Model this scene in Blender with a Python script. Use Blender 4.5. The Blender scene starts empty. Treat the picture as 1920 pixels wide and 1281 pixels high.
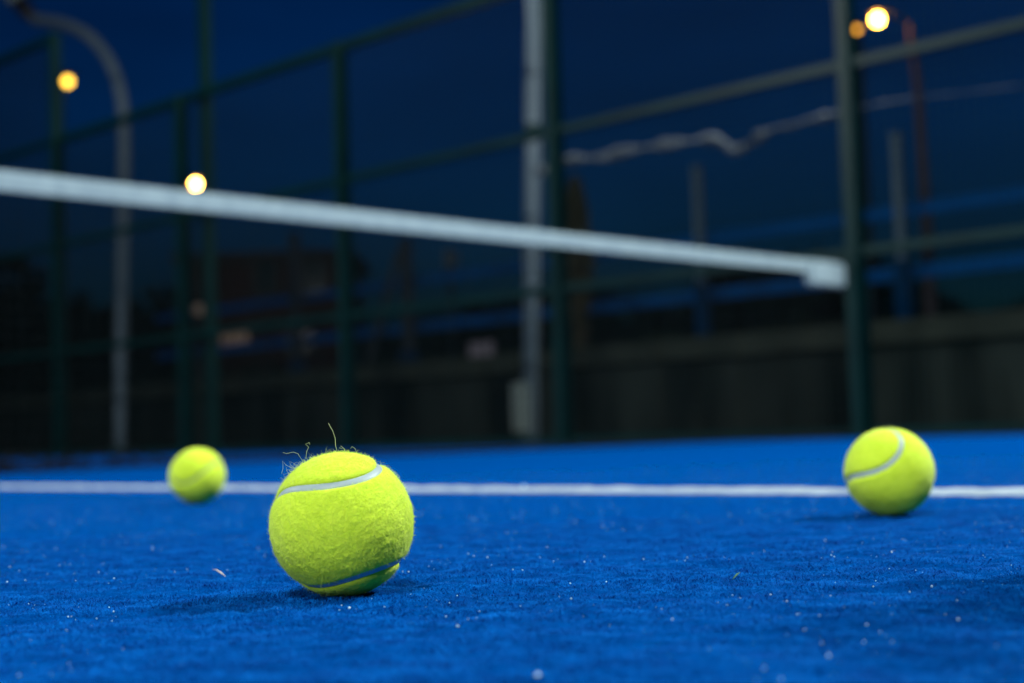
import bpy, bmesh, math, random
import numpy as np
from mathutils import Vector, Matrix
S = bpy.context.scene
C = S.collection
rad = math.radians
random.seed(7); rng = np.random.default_rng(7)

# ---------------------------------------------------------------- camera
FPX = 2680.0
CAMH = 0.0733
ROLL = math.atan(.034); PITCH = math.atan(168.6 / FPX)
Fv = Vector((0, math.cos(PITCH), math.sin(PITCH)))
U0 = Vector((0, -math.sin(PITCH), math.cos(PITCH)))
X0 = Vector((1, 0, 0))
Rv = math.cos(ROLL) * X0 - math.sin(ROLL) * U0
Uv = math.sin(ROLL) * X0 + math.cos(ROLL) * U0
CP = Vector((0, 0, CAMH))
cd = bpy.data.cameras.new('camera')
cam = bpy.data.objects.new('camera', cd); C.objects.link(cam)
cam.matrix_world = Matrix(((Rv.x, Uv.x, -Fv.x, CP.x), (Rv.y, Uv.y, -Fv.y, CP.y), (Rv.z, Uv.z, -Fv.z, CP.z), (0, 0, 0, 1)))
cd.sensor_width = 36; cd.lens = 36 * FPX / 1920
cd.clip_start = .02; cd.clip_end = 2000
cd.dof.use_dof = True; cd.dof.focus_distance = .668; cd.dof.aperture_fstop = 6.5
S.camera = cam
S.view_settings.view_transform = 'Standard'; S.view_settings.look = 'None'
S.view_settings.exposure = 0; S.view_settings.gamma = 1; S.view_settings.use_curve_mapping = False
S.cycles.use_denoising = True
S.cycles.max_bounces = 6; S.cycles.sample_clamp_indirect = 4

# ---------------------------------------------------------------- world: night sky, last blue of dusk
w = bpy.data.worlds.new('World'); S.world = w; w.use_nodes = True
nt = w.node_tree; nt.nodes.clear()
wo = nt.nodes.new('ShaderNodeOutputWorld'); bg = nt.nodes.new('ShaderNodeBackground')
sky = nt.nodes.new('ShaderNodeTexSky'); sky.sky_type = 'NISHITA'; sky.sun_disc = False
sky.sun_elevation = rad(1.5); sky.sun_rotation = rad(200)
tint = nt.nodes.new('ShaderNodeMixRGB'); tint.blend_type = 'MULTIPLY'; tint.inputs[0].default_value = 1
tint.inputs[2].default_value = (.01, .215, 1.0, 1)
gc = nt.nodes.new('ShaderNodeTexCoord'); sx = nt.nodes.new('ShaderNodeSeparateXYZ'); rp = nt.nodes.new('ShaderNodeValToRGB')
rp.color_ramp.elements[0].position = .02; rp.color_ramp.elements[0].color = (.012, .11, .48, 1)
rp.color_ramp.elements[1].position = .22; rp.color_ramp.elements[1].color = (.006, .20, 1.0, 1)
nt.links.new(gc.outputs['Generated'], sx.inputs[0]); nt.links.new(sx.outputs[2], rp.inputs[0]); cn = nt.nodes.new('ShaderNodeTexNoise'); cn.inputs['Scale'].default_value = 3.2; cn.inputs['Detail'].default_value = 5
cm_ = nt.nodes.new('ShaderNodeMapping'); cm_.inputs['Scale'].default_value = (1, 1, 3.5); cr_ = nt.nodes.new('ShaderNodeMapRange')
cr_.inputs['From Min'].default_value = .3; cr_.inputs['From Max'].default_value = .7; cr_.inputs['To Min'].default_value = .78; cr_.inputs['To Max'].default_value = 1.28
mu = nt.nodes.new('ShaderNodeMixRGB'); mu.blend_type = 'MULTIPLY'; mu.inputs[0].default_value = 1
nt.links.new(gc.outputs['Generated'], cm_.inputs[0]); nt.links.new(cm_.outputs[0], cn.inputs['Vector']); nt.links.new(cn.outputs['Fac'], cr_.inputs['Value'])
nt.links.new(rp.outputs[0], mu.inputs[1]); nt.links.new(cr_.outputs[0], mu.inputs[2]); nt.links.new(mu.outputs[0], tint.inputs[2])
nt.links.new(sky.outputs[0], tint.inputs[1]); nt.links.new(tint.outputs[0], bg.inputs[0])
bg.inputs[1].default_value = 0.045
nt.links.new(bg.outputs[0], wo.inputs[0])

# ---------------------------------------------------------------- court frame
# O = where the net meets the side fence; u runs along the fence, v along the net, into the court
O = Vector((1.844, 7.49, 0)); UD = Vector((.720, -.694, 0)); VD = Vector((-.694, -.720, 0))
GZ = -.02
def cv(u, v, z=0.0): p = O + UD * u + VD * v; return Vector((p.x, p.y, z))
CR = math.atan2(UD.y, UD.x)
def ground_z(x, y):
    v = (x - O.x) * VD.x + (y - O.y) * VD.y
    t = np.clip((4.0 - v) / 4.0, 0, 1)
    return GZ * t * t * (3 - 2 * t)
def ray(x, y): return Fv + Rv * ((x - 960) / FPX) - Uv * ((y - 640.5) / FPX)
def at(x, y, perp):
    """the point seen at photo pixel x,y on the upright plane lying `perp` metres behind the side fence"""
    r = ray(x, y); n = -VD
    k = ((O - CP).dot(n) + perp) / r.dot(n)
    return CP + r * k
def aty(x, y, Y): r = ray(x, y); return CP + r * (Y / r.y)

# ---------------------------------------------------------------- court floodlights (two poles each side, 6 m up) and one added fill
def flood(u, v, power, size=.8, col=(.94, 1, .985)):
    l = bpy.data.lights.new('floodlight', 'AREA'); l.shape = 'DISK'; l.size = size; l.energy = power; l.color = col
    l.spread = rad(170)
    o = bpy.data.objects.new('floodlight', l); C.objects.link(o)
    o.location = cv(u, v, 6.0)
    d = cv(u * .35, 5, 0) - o.location
    o.rotation_euler = d.to_track_quat('-Z', 'Y').to_euler()
    return o
flood(-5.9, -.12, 80)
flood(5.9, -.1, 1010)
flood(5.9, 10.2, 460)
flood(-5.9, 10.2, 440)
flood(7.5, 20.5, 620)      # added unseen fill lamp behind the camera, lightens the lower fronts of the balls

# ---------------------------------------------------------------- materials
def mat(name, col, rough=.6, col2=None, nscale=8, metal=0, bump=0, bscale=40, spec=.5, stretch=(1, 1, 1), emit=None, es=0, sheen=0, fac=(.35, .65), trans=0):
    m = bpy.data.materials.new(name); m.use_nodes = True; t = m.node_tree; p = t.nodes['Principled BSDF']
    p.inputs['Base Color'].default_value = (*col, 1); p.inputs['Roughness'].default_value = rough
    p.inputs['Metallic'].default_value = metal; p.inputs['Specular IOR Level'].default_value = spec
    if sheen: p.inputs['Sheen Weight'].default_value = sheen
    if emit: p.inputs['Emission Color'].default_value = (*emit, 1); p.inputs['Emission Strength'].default_value = es
    tc = t.nodes.new('ShaderNodeTexCoord'); mp = t.nodes.new('ShaderNodeMapping'); mp.inputs['Scale'].default_value = stretch
    t.links.new(tc.outputs['Object'], mp.inputs[0])
    if col2:
        n = t.nodes.new('ShaderNodeTexNoise'); n.inputs['Scale'].default_value = nscale; n.inputs['Detail'].default_value = 6
        r = t.nodes.new('ShaderNodeValToRGB'); r.color_ramp.elements[0].color = (*col, 1); r.color_ramp.elements[1].color = (*col2, 1)
        r.color_ramp.elements[0].position = fac[0]; r.color_ramp.elements[1].position = fac[1]
        t.links.new(mp.outputs[0], n.inputs['Vector']); t.links.new(n.outputs['Fac'], r.inputs[0]); t.links.new(r.outputs[0], p.inputs['Base Color'])
    if bump:
        n = t.nodes.new('ShaderNodeTexNoise'); n.inputs['Scale'].default_value = bscale; n.inputs['Detail'].default_value = 5
        b = t.nodes.new('ShaderNodeBump'); b.inputs['Strength'].default_value = bump; b.inputs['Distance'].default_value = .002
        t.links.new(mp.outputs[0], n.inputs['Vector']); t.links.new(n.outputs['Fac'], b.inputs['Height']); t.links.new(b.outputs[0], p.inputs['Normal'])
    if trans:
        tr = t.nodes.new('ShaderNodeBsdfTranslucent'); mx = t.nodes.new('ShaderNodeMixShader'); mx.inputs[0].default_value = trans
        out = t.nodes['Material Output']
        src = p.inputs['Base Color']
        if src.is_linked: t.links.new(src.links[0].from_socket, tr.inputs[0])
        else: tr.inputs[0].default_value = (*col, 1)
        t.links.new(p.outputs[0], mx.inputs[1]); t.links.new(tr.outputs[0], mx.inputs[2]); t.links.new(mx.outputs[0], out.inputs[0])
    return m
M = {}
M['turf'] = mat('turf', (.0, .045, .215), .95, (.0, .062, .28), 60, bump=.5, bscale=900, spec=.0)
M['blade'] = mat('turf_blade', (.0, .052, .27), .8, (.0, .122, .49), 55, spec=.03)
M['seam_worn'] = mat('dirty_rubber_seam', (.40, .52, .14), .8, (.34, .46, .10), 90, spec=.2)
M['line'] = mat('white_turf', (.44, .53, .58), .95, (.34, .42, .48), 35, bump=.6, bscale=500, spec=.0)
M['sand'] = mat('silica_sand', (.62, .88, .92), .3, spec=.8)
M['outer'] = mat('outer_ground', (.012, .013, .013), .9, (.022, .021, .02), 1.5, spec=.2)
M['felt'] = mat('felt', (.65, .84, .050), .95, (.57, .77, .034), 260, spec=.1, sheen=.15, fac=(.35, .7))
M['fuzz'] = mat('felt_fibre', (.70, .88, .10), .8, spec=.15, trans=.35)
p_ = M['felt'].node_tree.nodes['Principled BSDF']; p_.inputs['Subsurface Weight'].default_value = .35; p_.inputs['Subsurface Radius'].default_value = (1, 1, .25); p_.inputs['Subsurface Scale'].default_value = .004
M['thread'] = mat('loose_fibre', (.62, .70, .36), .8, spec=.2, trans=.3)
M['seam'] = mat('rubber_seam', (.34, .43, .44), .5, (.29, .37, .39), 90, spec=.5)
M['green'] = mat('green_painted_steel', (.0005, .020, .020), .42, (.001, .028, .027), 3, spec=.2)
M['wire'] = mat('green_coated_wire', (.001, .015, .017), .5, spec=.2)
M['galv'] = mat('galvanised_steel', (.10, .145, .18), .6, (.15, .20, .24), 5, stretch=(1, 1, .3))
M['galvdark'] = mat('weathered_steel', (.035, .05, .065), .7, (.05, .065, .08), 5, stretch=(1, 1, .3))
M['galvpale'] = mat('pale_steel', (.11, .18, .24), .7, (.14, .22, .28), 5)
M['bluedark'] = mat('dark_blue_padding', (.0, .035, .11), .8, (.0, .045, .14), 3, spec=.05)
M['galvdim'] = mat('dull_galvanised_steel', (.055, .085, .115), .7, (.07, .10, .13), 5)
M['plasticgrey'] = mat('grey_plastic', (.10, .13, .125), .7, (.12, .15, .145), 12)
M['tape'] = mat('net_tape', (.28, .37, .40), .8, (.23, .31, .345), 22, spec=.1)
M['net'] = mat('net_twine', (.004, .005, .006), .8, spec=.1)
M['cloth'] = mat('pale_cloth', (.20, .23, .26), .9, (.08, .10, .12), 20)
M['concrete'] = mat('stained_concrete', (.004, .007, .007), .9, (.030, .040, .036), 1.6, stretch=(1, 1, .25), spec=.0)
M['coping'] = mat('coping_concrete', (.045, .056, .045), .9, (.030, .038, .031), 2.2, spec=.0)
M['blue'] = mat('blue_painted_steel', (.0, .10, .36), .7, (.0, .12, .42), 3, spec=.05)
M['rust'] = mat('rusty_steel', (.105, .075, .082), .8, (.085, .06, .066), 4)
M['brick'] = mat('red_brick', (.05, .024, .022), .9, (.035, .018, .017), 3)
M['roofm'] = mat('dark_roof', (.03, .03, .035), .8)
M['dark'] = mat('dark_housing', (.012, .013, .016), .5)
M['sign'] = mat('pale_board', (.22, .19, .23), .8)
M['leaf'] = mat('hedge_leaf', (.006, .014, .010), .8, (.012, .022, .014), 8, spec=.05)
M['leafb'] = mat('cypress_leaf', (.06, .06, .03), .8, (.09, .08, .04), 8)
M['bark'] = mat('bark', (.08, .055, .04), .9)
M['straw'] = mat('dry_husk', (.62, .55, .45), .7)
M['clip'] = mat('green_clipping', (.01, .10, .06), .7)
def glow(name, col, s):
    return mat(name, (.8, .7, .5), .5, emit=col, es=s)
M['sodium'] = glow('sodium_lamp', (1, .42, .045), 130)
M['sodium_dim'] = glow('sodium_lamp_dim', (1, .42, .02), 4.5)
M['lamp_warm'] = glow('warm_lamp', (1, .56, .05), 6)
M['lamp_white'] = glow('warm_white_lamp', (1, .52, .09), 90)
M['lit'] = glow('lit_window', (1, .30, .12), .025)
M['glass'] = mat('dark_glass', (.01, .012, .016), .1)

# ---------------------------------------------------------------- mesh helpers
def link(o, parent=None):
    C.objects.link(o)
    if parent:
        o.parent = parent
    return o
def from_np(name, verts, faces, m, parent=None, smooth=False):
    """verts (n,3); faces list of (k,3|4) int arrays"""
    me = bpy.data.meshes.new(name)
    verts = np.asarray(verts, dtype=np.float32)
    me.vertices.add(len(verts)); me.vertices.foreach_set('co', verts.ravel())
    fl = [f for f in faces if len(f)]
    idx = np.concatenate([f.ravel() for f in fl]).astype(np.int32)
    tot = np.concatenate([np.full(len(f), f.shape[1]) for f in fl]).astype(np.int32)
    st = np.concatenate([[0], np.cumsum(tot)[:-1]]).astype(np.int32)
    me.loops.add(len(idx)); me.loops.foreach_set('vertex_index', idx)
    me.polygons.add(len(tot)); me.polygons.foreach_set('loop_start', st); me.polygons.foreach_set('loop_total', tot)
    if smooth: me.polygons.foreach_set('use_smooth', np.ones(len(tot), dtype=bool))
    for mm in (m if isinstance(m, (list, tuple)) else [m]): me.materials.append(mm)
    me.update(calc_edges=True)
    return link(bpy.data.objects.new(name, me), parent)
def done(name, bm, m, parent=None, smooth=False, bevel=0):
    bmesh.ops.recalc_face_normals(bm, faces=bm.faces)
    if bevel: bmesh.ops.bevel(bm, geom=bm.edges[:], offset=bevel, segments=2, affect='EDGES')
    me = bpy.data.meshes.new(name); bm.to_mesh(me); bm.free(); me.materials.append(m)
    if smooth:
        for p in me.polygons: p.use_smooth = True
    return link(bpy.data.objects.new(name, me), parent)
def box(bm, c, s, rz=0):
    mt = Matrix.Translation(c) @ Matrix.Rotation(rz, 4, 'Z') @ Matrix.Diagonal((s[0], s[1], s[2], 1))
    return bmesh.ops.create_cube(bm, size=1, matrix=mt)
def tube(bm, pts, r, seg=14, cap=True, r2=None):
    pts = [Vector(p) for p in pts]; rings = []; n = len(pts)
    for i, p in enumerate(pts):
        d = (pts[min(i + 1, n - 1)] - pts[max(i - 1, 0)]).normalized()
        a = d.orthogonal() if i == 0 else (prev - d * prev.dot(d)); a.normalize(); prev = a
        b = d.cross(a)
        rr = r[i] if isinstance(r, (list, tuple)) else (r if r2 is None else r + (r2 - r) * i / (n - 1))
        rings.append([bm.verts.new(p + (a * math.cos(2 * math.pi * k / seg) + b * math.sin(2 * math.pi * k / seg)) * rr) for k in range(seg)])
    for i in range(n - 1):
        for k in range(seg):
            bm.faces.new((rings[i][k], rings[i][(k + 1) % seg], rings[i + 1][(k + 1) % seg], rings[i + 1][k]))
    if cap:
        bm.faces.new(rings[0][::-1]); bm.faces.new(rings[-1])
def thing(name, label, cat, loc=(0, 0, 0), rz=0, group=None):
    o = bpy.data.objects.new(name, None); C.objects.link(o); o.location = loc; o.rotation_euler = (0, 0, rz)
    o.empty_display_size = .1
    tag(o, label, cat, group); return o
def tag(o, label, cat, group=None, kind=None):
    if label: o['label'] = label
    if cat: o['category'] = cat
    if group: o['group'] = group
    if kind: o['kind'] = kind
    return o

# ---------------------------------------------------------------- value noise
_perm = rng.permutation(4096)
_val = rng.random(4096)
def vnoise(x, y, z=None):
    x = np.asarray(x, float); y = np.asarray(y, float); z = np.zeros_like(x) if z is None else np.asarray(z, float)
    xi, yi, zi = np.floor(x).astype(int), np.floor(y).astype(int), np.floor(z).astype(int)
    fx, fy, fz = x - xi, y - yi, z - zi
    fx, fy, fz = [q * q * (3 - 2 * q) for q in (fx, fy, fz)]
    def h(a, b, c): return _val[_perm[(_perm[(_perm[a & 4095] + b) & 4095] + c) & 4095]]
    r = 0
    for dx in (0, 1):
        for dy in (0, 1):
            for dz in (0, 1):
                r = r + h(xi + dx, yi + dy, zi + dz) * (fx if dx else 1 - fx) * (fy if dy else 1 - fy) * (fz if dz else 1 - fz)
    return r

# ---------------------------------------------------------------- the ground
go = from_np('ground', [(-700, -700, -.06), (700, -700, -.06), (700, 900, -.06), (-700, 900, -.06)], [np.array([[0, 1, 2, 3]])], M['outer'])
go['kind'] = 'structure'

def turf_h(x, y):
    """fine relief of the carpet pile near the camera"""
    k = np.clip((1.7 - np.hypot(x, y)) / .5, 0, 1)
    r = (vnoise(x * 260, y * 260) - .5) * .0011 + (vnoise(x * 110 + 9, y * 110) - .5) * .0017 + (vnoise(x * 38, y * 38 + 4) - .5) * .0024
    pit = np.clip(vnoise(x * 95 + 70, y * 95 + 30) - .84, 0, 1) * -.010
    return k * (r + pit)
xs = np.concatenate([np.linspace(-14, -.62, 70)[:-1], np.linspace(-.62, .62, 640), np.linspace(.62, 14, 70)[1:]])
ys = np.concatenate([np.linspace(-8, .28, 30)[:-1], np.linspace(.28, 1.25, 520), np.linspace(1.25, 2.2, 120)[1:], np.linspace(2.2, 18, 90)[1:]])
gx, gy = np.meshgrid(xs, ys)
uu = (gx - O.x) * UD.x + (gy - O.y) * UD.y; vv = (gx - O.x) * VD.x + (gy - O.y) * VD.y
gz = ground_z(gx, gy) + turf_h(gx, gy)
idx = np.arange(gx.size).reshape(gx.shape)
q = np.stack([idx[:-1, :-1], idx[:-1, 1:], idx[1:, 1:], idx[1:, :-1]], -1).reshape(-1, 4)
ins = ((uu > -10) & (uu < 10) & (vv > -.02) & (vv < 10)).ravel()
# clamp the border cells onto the court edge so that the carpet ends in a straight line
cu = np.clip(uu, -10, 10); cvv = np.clip(vv, -.02, 10)
px = O.x + UD.x * cu + VD.x * cvv; py = O.y + UD.y * cu + VD.y * cvv
keep = ins[q].any(1)
V = np.stack([px, py, gz], -1).reshape(-1, 3)
used = np.unique(q[keep]); remap = np.zeros(len(V), int); remap[used] = np.arange(len(used))
turf = from_np('court_turf', V[used], [remap[q[keep]]], M['turf'], smooth=True); turf['kind'] = 'structure'

# court markings: the centre line and both service lines, white pile woven into the carpet
LW = .031
def strip(u0, v0, u1, v1, n):
    a, b = cv(u0, v0), cv(u1, v1); d = (b - a).normalized(); s = Vector((-d.y, d.x, 0)); out = []; K = 7
    for i in range(n):
        p = a.lerp(b, i / (n - 1))
        for k in range(K):
            wv = (k / (K - 1) - .5) * LW
            jit = .0015 * (vnoise(np.array([p.x * 300]), np.array([p.y * 300 + k]))[0] - .5) * (2 if k in (0, K - 1) else 0)
            z = .0045 if k not in (0, K - 1) else -.002
            pp = p + s * (wv + jit)
            z += .0028 * (vnoise(np.array([pp.x * 90]), np.array([pp.y * 90]))[0] - .4) * (0 if k in (0, K - 1) else 1)
            out.append((pp.x, pp.y, float(ground_z(pp.x, pp.y)) + z))
    f = [(i * K + k, i * K + k + 1, (i + 1) * K + k + 1, (i + 1) * K + k) for i in range(n - 1) for k in range(K - 1)]
    return out, f
vs, fs = [], []
for a in ((-6.95, 5.385, 6.95, 5.42, 900), (6.95, 0, 6.95, 10, 60)):
    o_, f_ = strip(*a); fs += [tuple(i + len(vs) for i in t) for t in f_]; vs += o_
ln = from_np('court_line', vs, [np.array(fs)], M['line'], smooth=True); ln['kind'] = 'structure'

# ---------------------------------------------------------------- turf pile (short curly fibres) and sand grains
def in_view(n, d0, d1, spread=.42, power=1.0):
    """random points of the floor in front of the lens, even per square metre"""
    d = np.sqrt(rng.random(n) * (d1 ** 2 - d0 ** 2) + d0 ** 2)
    x = (rng.random(n) * 2 - 1) * spread * d
    return x, d
def blades(x, y, z, L, Wd, lift, ang):
    n = len(x); out = np.zeros((n, 5, 3), np.float32)
    dx, dy = np.cos(ang), np.sin(ang); sx, sy = -dy, dx
    bend = (rng.random(n) - .5) * 1.6
    ox, oy = np.cos(ang + bend), np.sin(ang + bend)
    b = np.stack([x, y, z], -1)
    m1 = b + np.stack([dx * L * .5, dy * L * .5, lift], -1)
    tip = m1 + np.stack([ox * L * .5, oy * L * .5, lift * (rng.random(n) * .9 - .5)], -1)
    s = np.stack([sx * Wd * .5, sy * Wd * .5, np.zeros(n)], -1)
    out[:, 0] = b - s; out[:, 1] = b + s; out[:, 2] = m1 + s; out[:, 3] = m1 - s; out[:, 4] = tip
    i0 = np.arange(n) * 5
    return out.reshape(-1, 3), np.stack([i0, i0 + 1, i0 + 2, i0 + 3], -1), np.stack([i0 + 3, i0 + 2, i0 + 4], -1)
BALLS = [(-.0814, .6638), (.2793, 1.0766), (-.3796, 1.7066)]
x1, y1 = in_view(460000, .36, 1.15)
x2, y2 = in_view(90000, 1.15, 1.9)
x = np.concatenate([x1, x2]); y = np.concatenate([y1, y2]); n = len(x)
far = y > 1.15
keepm = np.ones(n, bool)
vvb = (x - O.x) * VD.x + (y - O.y) * VD.y
keepm &= np.abs(vvb - 5.403) > .04
x, y, far = x[keepm], y[keepm], far[keepm]; n = len(x)
z = turf_h(x, y) - .0004
dens = vnoise(x * 70, y * 70)
L = (.0022 + .0028 * rng.random(n)) * np.where(far, 1.5, 1); Wd = (.00016 + .00018 * rng.random(n)) * np.where(far, 1.7, 1)
lift = (.0004 + .0011 * rng.random(n)) * (.5 + dens)
V, Q, T = blades(x, y, z, L, Wd, lift, rng.random(n) * 6.2832)
tb = from_np('turf_fibres', V, [Q, T], M['blade']); tag(tb, 'short curly blue fibres of the court carpet', 'turf fibres', kind='stuff')

def octas(P, r):
    n = len(P); D = np.array([(1, 0, 0), (-1, 0, 0), (0, 1, 0), (0, -1, 0), (0, 0, 1), (0, 0, -1)], float)
    jit = .6 + .8 * rng.random((n, 6, 1))
    V = P[:, None, :] + D[None] * r[:, None, None] * jit
    F = np.array([(0, 2, 4), (2, 1, 4), (1, 3, 4), (3, 0, 4), (2, 0, 5), (1, 2, 5), (3, 1, 5), (0, 3, 5)])
    return V.reshape(-1, 3), (np.arange(n)[:, None, None] * 6 + F[None]).reshape(-1, 3)
sx_, sy_ = in_view(11000, .34, 2.4)
keep = vnoise(sx_ * 14, sy_ * 14) > .42
sx_, sy_ = sx_[keep], sy_[keep]
r = .00007 + .00032 * rng.random(len(sx_)) ** 5
big_ = rng.random(len(r)) < .03; r[big_] = .00030 + .0003 * rng.random(big_.sum())
P = np.stack([sx_, sy_, turf_h(sx_, sy_) + .0012 + .0006 * rng.random(len(sx_))], -1)
# a few bigger grains where the photograph shows them
big = [(655, 1142, .0006), (1747, 1101, .0006), (1008, 1268, .0008), (213, 1148, .00045), (1069, 1095, .00045), (1071, 1124, .00045), (1137, 1092, .00045), (858, 1176, .0005), (1559, 1042, .0004), (914, 1046, .00045), (980, 1070, .0004), (755, 1073, .0004), (983, 912, .0022), (1672, 1036, .0004), (1797, 1163, .0005)]
bp = []
for (a, b_, rr) in big:
    rr_ = ray(a, b_); k = (CAMH - .0015) / -rr_.z; p = CP + rr_ * k; bp.append((p.x, p.y, .0018)); r = np.append(r, rr)
P = np.concatenate([P, np.array(bp)])
V, T = octas(P, r)
sg = from_np('sand_grains', V, [T], M['sand']); tag(sg, 'loose pale sand grains sparkling on the blue carpet', 'sand', kind='stuff')

def curl(bm, p, d, L, r, n=8, wob=.4, seg=5):
    pts = [Vector(p)]; d = Vector(d).normalized()
    for i in range(n):
        d = (d + Vector((random.uniform(-wob, wob), random.uniform(-wob, wob), random.uniform(-wob, wob)))).normalized()
        pts.append(pts[-1] + d * (L / n))
    tube(bm, pts, [r * (1 - .6 * i / n) for i in range(n + 1)], seg)
def floor_pt(px_, py_, z=.002):
    r_ = ray(px_, py_); p = CP + r_ * ((CAMH - z) / -r_.z); return p
bm = bmesh.new(); a = floor_pt(398, 1068, .0035); b = floor_pt(423, 1081, .002)
tube(bm, [a, a.lerp(b, .3) + Vector((0, 0, .0010)), a.lerp(b, .65) + Vector((0, 0, .0007)), b], [.00006, .0003, .00045, .0001], 7)
tag(done('dry_husk', bm, M['straw'], smooth=True), 'tiny pale dry husk lying on the blue turf left of the nearest ball', 'husk')
bm = bmesh.new(); a = floor_pt(1374, 1086, .002); b = floor_pt(1388, 1073, .003)
tube(bm, [a, a.lerp(b, .5) + Vector((0, 0, .0004)), b], [.0002, .0006, .0001], 6)
tag(done('leaf_scrap', bm, M['clip'], smooth=True), 'tiny dark green leaf scrap on the blue turf near the middle right', 'leaf')

# ---------------------------------------------------------------- balls
RB = .033
def seam_curve(bc, n=900):
    b, cz = bc; a = 1 - b; t = np.linspace(0, 2 * np.pi, n, endpoint=False)
    v = np.stack([a * np.cos(t) + b * np.cos(3 * t), a * np.sin(t) - b * np.sin(3 * t), cz * np.sin(2 * t)], 1)
    return v / np.linalg.norm(v, axis=1)[:, None]
def q2m(q):
    q = np.array(q) / np.linalg.norm(q); w, x, y, z = q
    return np.array([[1 - 2 * (y * y + z * z), 2 * (x * y - z * w), 2 * (x * z + y * w)], [2 * (x * y + z * w), 1 - 2 * (x * x + z * z), 2 * (y * z - x * w)], [2 * (x * z - y * w), 2 * (y * z + x * w), 1 - 2 * (x * x + y * y)]])
SW = .060      # half width of the seam, in ball radii
def ball(loc, quat, b, sub, nf, label, long_fuzz, disp=.00028, fw=.00007, sm='seam'):
    P = Vector(loc)
    zc = (CP - P).normalized(); xc = (Rv - zc * Rv.dot(zc)).normalized(); yc = zc.cross(xc)
    Bm = np.array([xc[:], yc[:], zc[:]]).T                # view frame -> world
    cu = (Bm @ (q2m(quat) @ seam_curve(b).T)).T           # seam on the unit sphere, world axes
    root = thing('tennis_ball', label, 'ball', loc, 0, 'tennis balls on the turf')
    bm = bmesh.new(); bmesh.ops.create_icosphere(bm, subdivisions=sub, radius=1)
    v = np.array([q_.co[:] for q_ in bm.verts]); f = np.array([[q_.index for q_ in t.verts] for t in bm.faces]); bm.free()
    v /= np.linalg.norm(v, axis=1)[:, None]
    def sd(v):
        out = np.empty(len(v))
        for i in range(0, len(v), 8000): out[i:i + 8000] = (v[i:i + 8000] @ cu.T).max(1)
        return np.arccos(np.clip(out, -1, 1))
    def radius(v, d):
        t = np.clip((d - SW * .80) / (SW * 1.5), 0, 1); e = np.sqrt(np.clip(1 - (1 - t) ** 2, 0, 1))
        s = 1 / RB
        nz = (vnoise(v[:, 0] * 13 + 50, v[:, 1] * 13 + 50, v[:, 2] * 13 + 50) - .5) * 1.4 + (vnoise(v[:, 0] * 34 + 90, v[:, 1] * 34 + 50, v[:, 2] * 34 + 50) - .5) * .9 + (vnoise(v[:, 0] * 75 + 90, v[:, 1] * 75 + 50, v[:, 2] * 75 + 50) - .5) * .55
        return RB - .0019 * (1 - e) + disp * nz * e
    d = sd(v); rr = radius(v, d)
    fv = v * rr[:, None]
    # felt mesh without the strip under the rubber seam
    fd = d[f].min(1); ff = f[fd > SW * .45]
    # short nap
    g = rng.normal(size=(nf, 3)); g /= np.linalg.norm(g, axis=1)[:, None]
    gd = sd(g); g = g[gd > SW * 1.05]; gd = gd[gd > SW * 1.05]; n = len(g)
    base = g * (radius(g, gd) - .0001)[:, None]
    tg = np.cross(g, rng.normal(size=(n, 3))); tg /= np.linalg.norm(tg, axis=1)[:, None]
    t2 = np.cross(g, tg)
    L = .0006 + .0015 * rng.random(n) ** 1.5
    up = L * (.12 + .45 * rng.random(n) ** 2)
    sp = rng.random(n) < .06; up[sp] = L[sp] * .8; 
    s = t2 * (fw * .5)
    m1 = base + tg * (L * .5)[:, None] + g * up[:, None]
    c_ = (rng.random(n) - .5) * 1.5
    tip = m1 + (tg * np.cos(c_)[:, None] + t2 * np.sin(c_)[:, None]) * (L * .5)[:, None] + g * (up * (rng.random(n) - .35))[:, None]
    V5 = np.stack([base - s, base + s, m1 + s, m1 - s, tip], 1).reshape(-1, 3)
    i0 = np.arange(n) * 5 + len(fv)
    Vall = np.concatenate([fv, V5])
    me = from_np('felt', Vall, [ff, np.stack([i0 + 3, i0 + 2, i0 + 4], -1), np.stack([i0, i0 + 1, i0 + 2, i0 + 3], -1)], [M['felt'], M['fuzz']], root, smooth=True)
    mi = np.zeros(len(me.data.polygons), np.int32); mi[len(ff):] = 1; me.data.polygons.foreach_set('material_index', mi)
    # rubber seam ribbon
    K = 7; N = len(cu); nx = np.roll(cu, -1, 0) - np.roll(cu, 1, 0); nx /= np.linalg.norm(nx, axis=1)[:, None]
    sd_ = np.cross(cu, nx); sd_ /= np.linalg.norm(sd_, axis=1)[:, None]
    rows = []
    for k in range(K):
        a = (k / (K - 1) - .5) * 2; wdt = SW * 1.08
        dd = cu * math.cos(a * wdt) + sd_ * math.sin(a * wdt)
        rows.append(dd * (RB - .00105 - .0006 * a ** 4))
    R_ = np.stack(rows, 1).reshape(-1, 3); F_ = []
    i = np.arange(N); j = (i + 1) % N
    for k in range(K - 1): F_.append(np.stack([i * K + k, i * K + k + 1, j * K + k + 1, j * K + k], -1))
    from_np('seam', R_, [np.concatenate(F_)], M[sm], root, smooth=True)
    # loose fibres standing off the felt
    if long_fuzz:
        bm = bmesh.new()
        for (cx, cy, lmin, lmax, cnt, spread) in long_fuzz:
            for _ in range(cnt):
                qx, qy = cx + random.gauss(0, spread), cy + random.gauss(0, spread)
                l = math.hypot(qx, qy)
                qz = math.sqrt(max(0, 1 - l * l)) if l < 1 else 0
                if l > 1: qx /= l; qy /= l
                nn = xc * qx + yc * qy + zc * qz * random.choice((1, -1, .3)); nn.normalize()
                dirn = nn + Vector([random.gauss(0, .55) for _ in range(3)])
                curl(bm, nn * (RB - .0002), dirn, random.uniform(lmin, lmax), fw * .62, n=7, wob=.75, seg=3)
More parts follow.
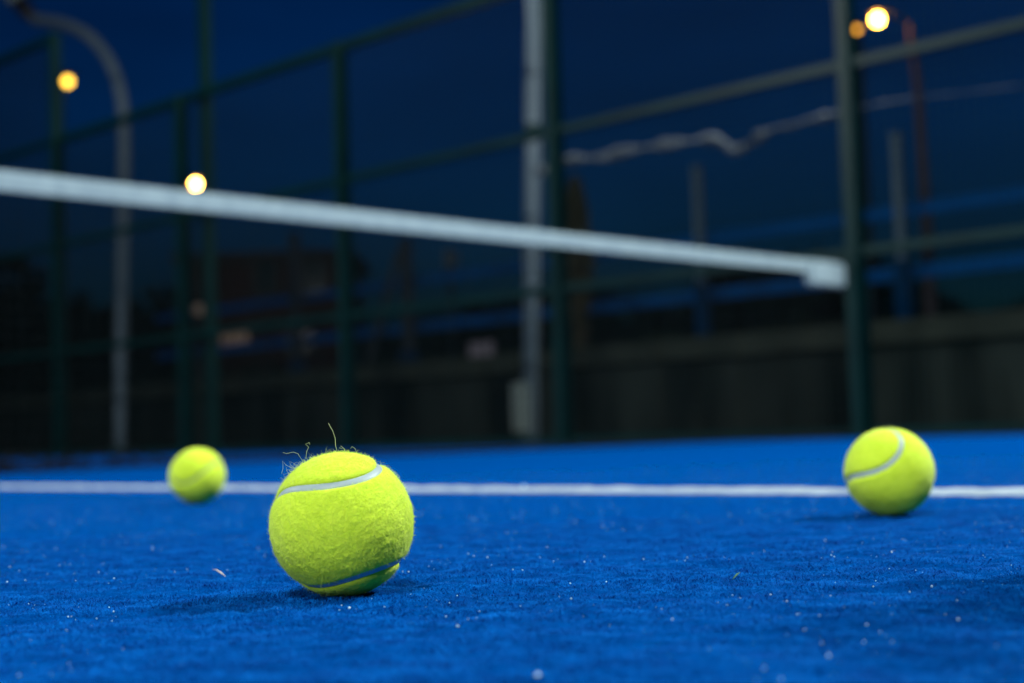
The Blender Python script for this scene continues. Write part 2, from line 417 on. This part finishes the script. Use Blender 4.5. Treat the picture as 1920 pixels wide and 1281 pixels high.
        done('loose_fibres', bm, M['thread'], root)
    return root, (xc, yc, zc)
zb = RB + .0004
def bl(px_, py_, dpx):
    p = CP + ray(px_, py_) * (FPX * 2 * RB / dpx); return (p.x, p.y, zb)
fz = [(-.62, .78, .003, .0065, 46, .09), (-.35, .93, .002, .005, 50, .12), (-.78, .6, .0015, .0045, 60, .1), (-.95, .3, .001, .0025, 26, .12), (.1, .99, .0015, .003, 18, .15), (.35, .93, .0015, .0035, 14, .1),
      (.72, .7, .001, .002, 30, .12), (.99, .1, .0008, .0016, 40, .3), (-1, -.1, .001, .002, 50, .3), (-.75, -.65, .001, .002, 30, .12), (0, 1, .0008, .0018, 60, .45)]
b1, fr1 = ball(bl(641, 983, 268), (-0.24063567, -0.48887679, 0.82613555, 0.14350614), (.2, .7), 8, 62000, 'large sharp fuzzy yellow-green ball nearest the camera', fz)
# the one long thread standing up from the top of the nearest ball, and its two small curls
bm = bmesh.new()
k_ = .066 / 268
def onb(px_, py_, zz=0): return fr1[0] * ((px_ - 641) * k_) + fr1[1] * ((983 - py_) * k_) + fr1[2] * zz
tube(bm, [onb(631, 851), onb(627, 836), onb(626, 822), onb(621, 808), onb(616, 800), onb(613, 794)], .00011, 5)
tube(bm, [onb(648, 852), onb(644, 843), onb(637, 837), onb(634, 841), onb(640, 842)], .00008, 5)
tube(bm, [onb(668, 854), onb(664, 842), onb(658, 838), onb(655, 842)], .00007, 5)
tube(bm, [onb(572, 862), onb(573, 848), onb(577, 840), onb(571, 834), onb(578, 831), onb(579, 835)], .0001, 5)
tube(bm, [onb(566, 866), onb(557, 852), onb(548, 849), onb(536, 852), onb(529, 850)], .00008, 5)
tube(bm, [onb(549, 880), onb(536, 874), onb(529, 866), onb(530, 880), onb(527, 890)], .00007, 5)
done('long_thread', bm, M['thread'], b1, smooth=True)
ball(bl(1667, 885, 165), (-0.62201176, -0.29585123, -0.27176474, -0.67209921), (.2, .7), 6, 14000, 'mid-sized slightly blurred ball at right, in front of the white line', [(0, 1, .0015, .0045, 60, .3), (.5, .85, .001, .003, 50, .3), (0, .3, .001, .002, 60, .6)], fw=.0001)
ball(bl(370, 891, 104.5), (-0.24387831, -0.55446158, -0.17320989, 0.77659131), (.3, .9165), 6, 9000, 'smallest blurred ball at far left, in front of the white line', [(0, .95, .001, .002, 50, .35)], sm='seam_worn')

# ---------------------------------------------------------------- the net
NU = 0.0
net = thing('court_net', 'white-topped court net running from far left to the green post at right', 'net', cv(0, .12, 0))
base = Vector(cv(0, .12, 0)); 
def nz(v): return .872 + .010 * ((v - 5) / 5) ** 2
def N(u, v, z): return cv(u, v, z) - base
bm = bmesh.new(); TH = .058
vsn = np.linspace(.20, 9.84, 90)
ring = []
for v_ in vsn:
    t_ = nz(v_); g_ = float(ground_z(*cv(0, v_)[:2]))
    ring.append([bm.verts.new(N(du, v_, t_ + dz)) for du, dz in ((-.006, -TH), (-.009, -.02), (-.006, 0), (.006, 0), (.009, -.02), (.006, -TH))])
for i in range(len(ring) - 1):
    for k in range(6): bm.faces.new((ring[i][k], ring[i][(k + 1) % 6], ring[i + 1][(k + 1) % 6], ring[i + 1][k]))
bm.faces.new(ring[0]); bm.faces.new(ring[-1][::-1])
done('tape', bm, M['tape'], net)
bm = bmesh.new(); box(bm, N(0, .345, nz(.3) - .062), (.042, .34, .13), CR); done('tape_end', bm, M['tape'], net, bevel=.012)
bm = bmesh.new(); tube(bm, [N(0, .19, nz(0) - .03), N(0, .0, nz(0) - .028)], .005, 8); done('tension_cord', bm, M['dark'], net)
vs, fs = [], []
def quadbar(a, b, t):
    a, b = Vector(a), Vector(b); d = (b - a).normalized(); s = d.cross(UD).normalized() * t / 2; r_ = UD * t / 2; i = len(vs)
    for p in (a, b):
        for e in (-s - r_, s - r_, s + r_, -s + r_): vs.append((p + e)[:])
    for k in range(4): fs.append((i + k, i + (k + 1) % 4, i + 4 + (k + 1) % 4, i + 4 + k))
v_ = .16
while v_ < 9.84:
    quadbar(N(0, v_, float(ground_z(*cv(0, v_)[:2])) + .01), N(0, v_, nz(v_) - .05), .0018); v_ += .042
z_ = .02
while z_ < .84:
    for i in range(24):
        a_, b_ = .16 + i * 9.68 / 24, .16 + (i + 1) * 9.68 / 24
        quadbar(N(0, a_, z_ * nz(a_) / .885), N(0, b_, z_ * nz(b_) / .885), .0018)
    z_ += .042
from_np('netting', vs, [np.array(fs)], M['net'], net)
bm = bmesh.new(); tube(bm, [N(0, .16, .0), N(0, 5, .012), N(0, 9.84, .012)], .006, 8); done('bottom_cord', bm, M['net'], net)
vs, fs = [], []
for i in range(420):
    v0 = 4.9 + random.gauss(0, .38); h0 = abs(random.gauss(0, .022)); w0 = random.gauss(0, .03)
    g_ = float(ground_z(*cv(w0, v0)[:2]))
    quadbar(N(w0, v0, g_ + h0 + .004), N(w0 + random.gauss(0, .02), v0 + random.gauss(0, .045), g_ + abs(h0 + random.gauss(0, .018)) + .004), .004)
from_np('slack_netting', vs, [np.array(fs)], M['net'], net)['kind'] = 'stuff'
npost = thing('net_post', 'short green net post with small winch box in front of the fence upright', 'post', cv(.0, .085, GZ), CR)
bm = bmesh.new(); box(bm, (0, 0, .47), (.07, .05, .94)); done('post', bm, M['green'], npost, bevel=.004)
bm = bmesh.new(); box(bm, (.0, .045, .84), (.075, .04, .15)); done('winch_box', bm, M['green'], npost, bevel=.006)
bm = bmesh.new(); box(bm, (0, 0, .006), (.14, .12, .012)); done('base_plate', bm, M['green'], npost, bevel=.002)

# ---------------------------------------------------------------- the side fence
fence = thing('court_fence', 'tall green steel fence with wire mesh panels along the far side of the court', 'fence', cv(0, 0, GZ), CR)
PU = [4.2, 2.1, 0.0, -2.1, -4.2, -6.3, -8.4, -10.4]
W_ = .07
for i, u in enumerate(PU):
    hgt = 4.0 if u <= -8.3 else 3.0
    bm = bmesh.new(); box(bm, (u, -.03, hgt / 2), (W_, .10, hgt)); done('post', bm, M['green'], fence, bevel=.005)
    bm = bmesh.new(); box(bm, (u, -.03, .006), (.16, .2, .012)); done('base_plate', bm, M['green'], fence)
    if i == 0: continue
    u1 = PU[i - 1]; mid = (u + u1) / 2; ln_ = (u1 - u) - W_
    tall = u <= -10
    for z_ in (([1, 2, 3, 4] if tall else [1, 2, 3])):
        top = (z_ == 4 or (z_ == 3 and not tall)); t_ = .07 if top else .05
        bm = bmesh.new(); box(bm, (mid, -.02, z_ - t_ / 2), (ln_ - .004, .05, t_)); done('rail', bm, M['green'], fence, bevel=.004)
    bm = bmesh.new(); box(bm, (mid, -.02, .03), (ln_ - .004, .04, .04)); done('bottom_rail', bm, M['green'], fence, bevel=.004)
    vs, fs = [], []
    def bar2(x0, z0, x1, z1, y_, t):
        j = len(vs); h_ = t / 2
        if x0 == x1: off = [(-h_, -h_), (h_, -h_), (h_, h_), (-h_, h_)]; e0 = [(x0 + a, y_ + b, z0) for a, b in off]; e1 = [(x0 + a, y_ + b, z1) for a, b in off]
        else: off = [(-h_, -h_), (h_, -h_), (h_, h_), (-h_, h_)]; e0 = [(x0, y_ + a, z0 + b) for a, b in off]; e1 = [(x1, y_ + a, z1 + b) for a, b in off]
        vs.extend(e0 + e1)
        for k in range(4): fs.append((j + k, j + (k + 1) % 4, j + 4 + (k + 1) % 4, j + 4 + k))
    xx = u + W_ / 2 + .02; H_ = 4.0 if tall else 3.0
    while xx < u1 - W_ / 2:
        bar2(xx, .05, xx, H_ - .03, .012, .004); xx += .05
    zz = .08
    while zz < H_ - .04:
        bar2(u + W_ / 2, zz, u1 - W_ / 2, zz, .008, .004); zz += .05
    from_np('wire_mesh', vs, [np.array(fs)], M['wire'], fence)

# ---------------------------------------------------------------- floodlight pole behind the fence
pf = at(397, 700, .12); fp = thing('floodlight_pole', 'tall dark green floodlight pole rising past the fence top at left', 'lamp pole', (pf.x, pf.y, GZ), CR)
bm = bmesh.new(); box(bm, (0, 0, 3.0), (.09, .09, 6.0)); done('pole', bm, M['green'], fp, bevel=.008)
bm = bmesh.new(); box(bm, (0, 0, .008), (.24, .24, .016)); done('base_plate', bm, M['green'], fp)
bm = bmesh.new(); box(bm, (0, 0, 6.03), (.9, .06, .06)); done('crossbar', bm, M['green'], fp)
for s_ in (-.3, .3):
    bm = bmesh.new(); box(bm, (s_, -.14, 6.17), (.42, .12, .3)); done('floodlight', bm, M['dark'], fp, bevel=.02)

# ---------------------------------------------------------------- grey poles just outside the fence
a = at(994, 834, .9); b = at(1001, -40, .9)
gp = thing('grey_pole', 'tall pale grey round pole with a box at its foot, beside the middle green upright', 'pole', (a.x, a.y, -.06))
d_ = (b - a).normalized(); A_ = Vector((0, 0, 0)); B_ = d_ * ((4.6 + .06) / d_.z)
bm = bmesh.new(); tube(bm, [A_, A_.lerp(B_, .5), B_], .062, 20, r2=.055); done('shaft', bm, M['galv'], gp, smooth=True)
bm = bmesh.new(); tube(bm, [Vector((0, 0, 0)), Vector((0, 0, .02))], .16, 20); done('base_flange', bm, M['galv'], gp)
pb = at(976, 765, .82); bm = bmesh.new(); box(bm, Vector((pb.x - a.x, pb.y - a.y, pb.z + .06)), (.13, .10, .36), CR); done('junction_box', bm, M['plasticgrey'], gp, bevel=.02)
bm = bmesh.new(); pk = at(1001, 245, .9) - Vector((a.x, a.y, -.06)); tube(bm, [pk - d_ * .04, pk + d_ * .04], .066, 20); done('dark_band', bm, M['green'], gp, smooth=True)

a = at(224, 846, .9); base_ = Vector((a.x, a.y, -.06))
gk = thing('gooseneck_pole', 'grey pole at left whose top bends over in a wide hoop', 'pole', base_)
pts = [Vector((0, 0, 0))] + [at(x_, y_, .9) - base_ for x_, y_ in ((227, 640), (231, 400), (233, 300), (232, 235), (229, 190), (220, 150), (206, 116), (187, 88), (164, 66), (138, 52), (110, 43), (84, 39), (66, 38))]
sm = []
for i in range(len(pts) - 1):
    for t_ in (0, .33, .66):
        p0 = pts[max(i - 1, 0)]; p1 = pts[i]; p2 = pts[i + 1]; p3 = pts[min(i + 2, len(pts) - 1)]
        sm.append(.5 * ((2 * p1) + (p2 - p0) * t_ + (2 * p0 - 5 * p1 + 4 * p2 - p3) * t_ ** 2 + (3 * p1 - p0 - 3 * p2 + p3) * t_ ** 3))
sm.append(pts[-1])
bm = bmesh.new(); tube(bm, sm, .062, 16); done('shaft', bm, M['galvdim'], gk, smooth=True)
bm = bmesh.new(); tube(bm, [Vector((0, 0, 0)), Vector((0, 0, .02))], .16, 20); done('base_flange', bm, M['galv'], gk)
hp = at(52, 24, .9) - base_
bm = bmesh.new(); tube(bm, [at(68, 38, .9) - base_, hp, at(40, 8, .9) - base_], [.05, .085, .10], 16); done('lamp_collar', bm, M['dark'], gk, smooth=True)
bm = bmesh.new(); bmesh.ops.create_uvsphere(bm, u_segments=20, v_segments=12, radius=.11, matrix=Matrix.Translation(at(29, -5, .9) - base_)); done('lamp_globe', bm, M['plasticgrey'], gk, smooth=True)

# ---------------------------------------------------------------- pale lumpy cable
pts = [at(x_, y_, .45) for x_, y_ in ((1004, 322), (1030, 318), (1045, 308), (1080, 298), (1110, 297), (1140, 294), (1180, 283), (1220, 276), (1262, 270), (1290, 265), (1318, 262), (1345, 262), (1362, 274), (1378, 283), (1392, 278), (1412, 265), (1432, 252), (1452, 240), (1478, 239), (1500, 231), (1530, 224), (1560, 217), (1600, 207), (1650, 193), (1730, 182), (1820, 172), (1920, 160), (2050, 140))]
bm = bmesh.new(); sm = []
for i in range(len(pts) - 1):
    for t_ in (0, .5): sm.append(pts[i].lerp(pts[i + 1], t_))
tube(bm, sm, [(.010 + .034 * random.random() ** 1.3) * (1 if i < 44 else .2) for i in range(len(sm))], 10)
tag(done('hanging_cable', bm, M['cloth'], smooth=True), 'pale lumpy cloth-wrapped cable sagging behind the fence, right of the grey pole', 'cable')

# ---------------------------------------------------------------- concrete wall beyond the fence
WP = 5.3
wl = thing('retaining_wall', 'low stained concrete wall with a thick paler coping behind the court', 'wall', cv(0, -WP, -.06), CR)
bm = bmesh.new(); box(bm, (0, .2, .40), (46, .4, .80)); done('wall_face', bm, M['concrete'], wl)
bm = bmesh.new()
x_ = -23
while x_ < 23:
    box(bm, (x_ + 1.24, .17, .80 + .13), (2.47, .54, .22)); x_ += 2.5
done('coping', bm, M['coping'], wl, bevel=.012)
bm = bmesh.new(); box(bm, (-.62, -.03, .42), (.42, .05, .5)); done('pale_panel', bm, M['plasticgrey'], wl)
p = at(903, 660, WP + .2)
sgn = thing('signboard', 'small pale pinkish board standing on the wall coping left of the grey pole', 'sign', (p.x, p.y, p.z), CR)
bm = bmesh.new(); box(bm, (0, 0, 0), (.42, .03, .24)); done('board', bm, M['sign'], sgn, bevel=.006)
bm = bmesh.new()
bm.free()
for s_ in (-.14, .14):
    bm = bmesh.new(); box(bm, (s_, .03, -.13), (.03, .03, .2)); done('support', bm, M['galvdark'], sgn)

# ---------------------------------------------------------------- hedge bank, clumps of leaves
def leafcloud(name, centers, radii, nl, size, m, parent=None):
    n = nl; k = rng.integers(0, len(centers), n); c = np.array(centers)[k]; r_ = np.array(radii)[k]
    g = rng.normal(size=(n, 3)); g /= np.linalg.norm(g, axis=1)[:, None]
    p = c + g * r_ * (.55 + .5 * rng.random((n, 1)))
    a = rng.normal(size=(n, 3)); a /= np.linalg.norm(a, axis=1)[:, None]; b = np.cross(a, rng.normal(size=(n, 3))); b /= np.linalg.norm(b, axis=1)[:, None]
    s = size * (.6 + .8 * rng.random((n, 1)))
    V = np.stack([p - a * s, p - b * s * .5, p + a * s, p + b * s * .5], 1).reshape(-1, 3)
    return from_np(name, V, [np.arange(n * 4).reshape(-1, 4)], m, parent)
cs, rs = [], []
for i in range(150):
    u = random.uniform(-30, 17); cs.append(cv(u, -8.4 - random.uniform(0, 1.6), random.uniform(.2, 1.0))[:]); rs.append((random.uniform(.5, .9), random.uniform(.5, .9), random.uniform(.35, .62)))
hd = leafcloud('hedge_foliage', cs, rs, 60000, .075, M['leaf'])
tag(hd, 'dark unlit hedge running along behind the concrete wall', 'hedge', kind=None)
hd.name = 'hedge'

# ---------------------------------------------------------------- neighbouring court's blue frame and its grey uprights
BP = 10.8
bf = thing('blue_fence', 'distant blue-railed fence of the neighbouring court', 'fence', cv(0, -BP, -.06), CR)
for z0, th in ((2.08, .17), (2.92, .17)):
    bm = bmesh.new(); box(bm, (-2, 0, z0), (44, .06, th)); done('rail', bm, M['blue'], bf, bevel=.01)
def upright(px_, ptop, perp, w_, m, name, label, cat, grp, sleeve=None):
    a = at(px_, ptop, perp); H_ = a.z + .06
    t = thing(name, label, cat, (a.x, a.y, -.06), CR, grp)
    bm = bmesh.new(); box(bm, (0, 0, H_ / 2), (w_, w_, H_)); done('shaft', bm, m, t, bevel=.008)
    bm = bmesh.new(); box(bm, (0, 0, H_ + .015), (w_ * 1.25, w_ * 1.25, .03)); done('cap', bm, m, t, bevel=.004)
    if sleeve:
        bm = bmesh.new(); box(bm, (0, 0, sleeve / 2), (w_ * 1.7, w_ * 1.7, sleeve)); done('padded_sleeve', bm, M['bluedark'], t, bevel=.03)
    return t
G = 'grey uprights beyond the concrete wall'
upright(1306, 315, BP - .5, .11, M['galvpale'], 'steel_upright', 'grey upright with blue foot between the cable and the tape, right of centre', 'post', G, 2.2)
upright(1680, 255, BP - .5, .12, M['galvpale'], 'steel_upright', 'grey upright with blue foot just right of the net end', 'post', G, 2.2)
upright(552, 440, BP - .5, .16, M['galvdark'], 'steel_upright', 'dim grey upright with blue foot right of the warm lit building', 'post', G, 1.6)
t = upright(760, 452, BP - .5, .17, M['galvdark'], 'steel_upright', 'dim grey upright with a slanting brace', 'post', G, 1.6)
b0 = at(748, 470, BP - .5) - t.location; b1_ = at(688, 695, BP - .5) - t.location
bm = bmesh.new(); tube(bm, [Matrix.Rotation(-CR, 3, 'Z') @ b0, Matrix.Rotation(-CR, 3, 'Z') @ b1_], .06, 10); done('brace', bm, M['galvdark'], t)
t = upright(845, 500, BP + 1.5, .08, M['galvdark'], 'sensor_post', 'thin post with a small grey box on top, left of the tall grey pole', 'post', None)
q_ = at(845, 485, BP + 1.5) - t.location
bm = bmesh.new(); box(bm, Matrix.Rotation(-CR, 3, 'Z') @ q_, (.24, .18, .34)); done('box', bm, M['galv'], t, bevel=.02)

# ---------------------------------------------------------------- street lamps beyond
def street_lamp(px_, py_, Y, label, m, rb, pole_px, pm, bend=None):
    p = aty(px_, py_, Y); q0 = aty(pole_px, 760 if bend else py_ + 60, Y)
    t = thing('street_lamp', label, 'street lamp', (q0.x, q0.y, -.06), 0, 'sodium street lamps in the distance')
    L = p - t.location
    path_ = None
    if bend: path_ = [Vector((0, 0, 0))] + [aty(a_, b_, Y) - t.location for a_, b_ in bend]
    H_ = L.z + .12
    top = Vector((0, 0, H_ - .7))
    pts = [Vector((0, 0, 0)), top * .5, top]
    sgn_ = 1 if L.x > 0 else -1
    for k in range(1, 9):
        a_ = k / 8 * math.pi / 2
        pts.append(Vector((L.x * .85 * (1 - math.cos(a_)), L.y * (1 - math.cos(a_)), H_ - .7 + .7 * math.sin(a_))))
    bm = bmesh.new(); tube(bm, path_ or pts, .11, 14, r2=.03 if bend else .06); done('pole', bm, pm, t, smooth=True)
    if bend:
        bm = bmesh.new(); tube(bm, [path_[-1], path_[-1].lerp(L, .5) + Vector((0, 0, .14)), L + Vector((0, 0, .12))], .022, 8); done('arm', bm, M['dark'], t, smooth=True)
    bm = bmesh.new(); bmesh.ops.create_uvsphere(bm, u_segments=20, v_segments=10, radius=1, matrix=Matrix.Translation(L + Vector((0, 0, rb * .9 + .05))) @ Matrix.Diagonal((rb * 2.0, rb * 1.6, rb * .6, 1))); done('lamp_housing', bm, M['dark'], t, smooth=True)
    bm = bmesh.new(); bmesh.ops.create_uvsphere(bm, u_segments=20, v_segments=12, radius=rb, matrix=Matrix.Translation(L)); done('bulb_globe', bm, m, t, smooth=True)
    return t
street_lamp(1645, 37, 22, 'brightest orange-white street lamp at top right on a rusty pole', M['sodium'], .075, 1748, M['rust'], [(1745, 600), (1738, 420), (1730, 300), (1724, 220), (1719, 150), (1712, 100), (1707, 62), (1704, 44)])
street_lamp(1606, 57, 34, 'dimmer orange street lamp half hidden by the right green post', M['sodium_dim'], .10, 1612, M['galvdark'])
street_lamp(127, 153, 34, 'yellow street lamp at upper left beside the leftmost green post', M['lamp_warm'], .11, 112, M['galvdark'])
street_lamp(367, 345, 34, 'warm white street lamp shining just above the net tape at left', M['lamp_white'], .085, 350, M['galvdark'])

# ---------------------------------------------------------------- brick building beyond at left
pb = aty(500, 700, 38)
bd = thing('brick_building', 'low red-brick building faintly lit by the street lamp at left', 'building', (pb.x, pb.y, -.06), 0)
bw, bh = 4.4, 4.9
bm = bmesh.new(); box(bm, (0, 2, bh / 2), (bw, 4, bh)); done('wall', bm, M['brick'], bd)
bm = bmesh.new(); box(bm, (0, 2, bh + .12), (bw + .5, 4.5, .24)); done('roof', bm, M['roofm'], bd, bevel=.02)
for (px_, py_, sx2, sz2, mm) in ((440, 641, .75, .5, 'lit'), (560, 641, .7, .5, 'glass'), (500, 520, .6, .9, 'glass'), (590, 520, .6, .9, 'glass')):
    q_ = aty(px_, py_, 38) - bd.location
    bm = bmesh.new(); box(bm, (q_.x, -.03, q_.z), (sx2 + .12, .05, sz2 + .12)); wd = done('window', bm, M['dark'], bd)
    bm = bmesh.new(); box(bm, (q_.x, -.065, q_.z), (sx2, .02, sz2)); done('pane', bm, M[mm], wd)
q_ = aty(372, 583, 30)
t = thing('bollard_light', 'small low orange light between the two left green uprights', 'light', (q_.x, q_.y, -.06))
bm = bmesh.new(); tube(bm, [(0, 0, 0), (0, 0, q_.z)], .05, 12); done('post', bm, M['dark'], t, smooth=True)
bm = bmesh.new(); bmesh.ops.create_uvsphere(bm, u_segments=16, v_segments=10, radius=.12, matrix=Matrix.Translation((0, 0, q_.z + .08))); done('lamp_shade', bm, M['lit'], t, smooth=True)

# ---------------------------------------------------------------- slim cypress
q_ = aty(1090, 700, 21); top_ = aty(1090, 335, 21)
cy = thing('cypress_tree', 'slim dim brownish cypress just right of the middle green upright', 'tree', (q_.x, q_.y, -.06))
bm = bmesh.new(); tube(bm, [(0, 0, 0), (0, 0, 1.5), (.02, 0, top_.z - .4)], [.09, .06, .02], 10); done('trunk', bm, M['bark'], cy)
cs = [(random.uniform(-.05, .05), random.uniform(-.05, .05), z_) for z_ in np.linspace(.9, top_.z - .1, 26)]
rs = [(.05 + .22 * math.sin(min(1, (i + 2) / 18) * math.pi * .8),) * 2 + (.22,) for i in range(26)]
rs = [(max(.07, .27 - .25 * abs(i - 17) / 12),) * 2 + (.22,) for i in range(26)]
leafcloud('crown', cs, rs, 6000, .05, M['leafb'], cy)

# ---------------------------------------------------------------- far wooded rise
cs, rs = [], []
for i in range(260):
    xw = random.uniform(-34, 30); yw = random.uniform(44, 54)
    h_ = 3.4 + 1.2 * math.sin(xw * .21) + (1.6 if xw < -6 else 0)
    cs.append((xw, yw, random.uniform(0, h_))); rs.append((random.uniform(1.2, 2.4),) * 2 + (random.uniform(.8, 1.5),))
tl = leafcloud('far_trees', cs, rs, 90000, .28, M['leaf'])
tag(tl, 'far dark tree line that reads as one mass on the horizon', 'trees', kind='stuff')

rear_blocker = thing('rear_shade_bag', 'tall dark bag shape added behind the camera to shade the turf', 'bag', (-.27, -.13, 0), rad(-35))  # unseen bag, added to block the low fill over the right-hand turf
bm = bmesh.new(); box(bm, (0, 0, .19), (.30, .2, .36)); done('body', bm, M['dark'], rear_blocker, bevel=.06, smooth=True)
bm = bmesh.new(); tube(bm, [(-.1, 0, .35), (-.07, 0, .39), (0, 0, .40), (.07, 0, .39), (.1, 0, .35)], .01, 8); done('handle', bm, M['dark'], rear_blocker, smooth=True)
# ---------------------------------------------------------------- bag shape added out of frame at the right to darken the turf
bag = thing('side_shade_bag', 'dark bag shape added beside the camera to cast shade on the turf', 'bag', (.515, .62, 0), rad(-65))
bm = bmesh.new(); box(bm, (0, 0, .155), (.32, .16, .30)); done('body', bm, M['dark'], bag, bevel=.05, smooth=True)
for s_ in (-.06, .06):
    bm = bmesh.new(); tube(bm, [(-.1, s_, .29), (-.08, s_, .315), (0, s_, .325), (.08, s_, .315), (.1, s_, .29)], .009, 8); done('handle', bm, M['dark'], bag, smooth=True)
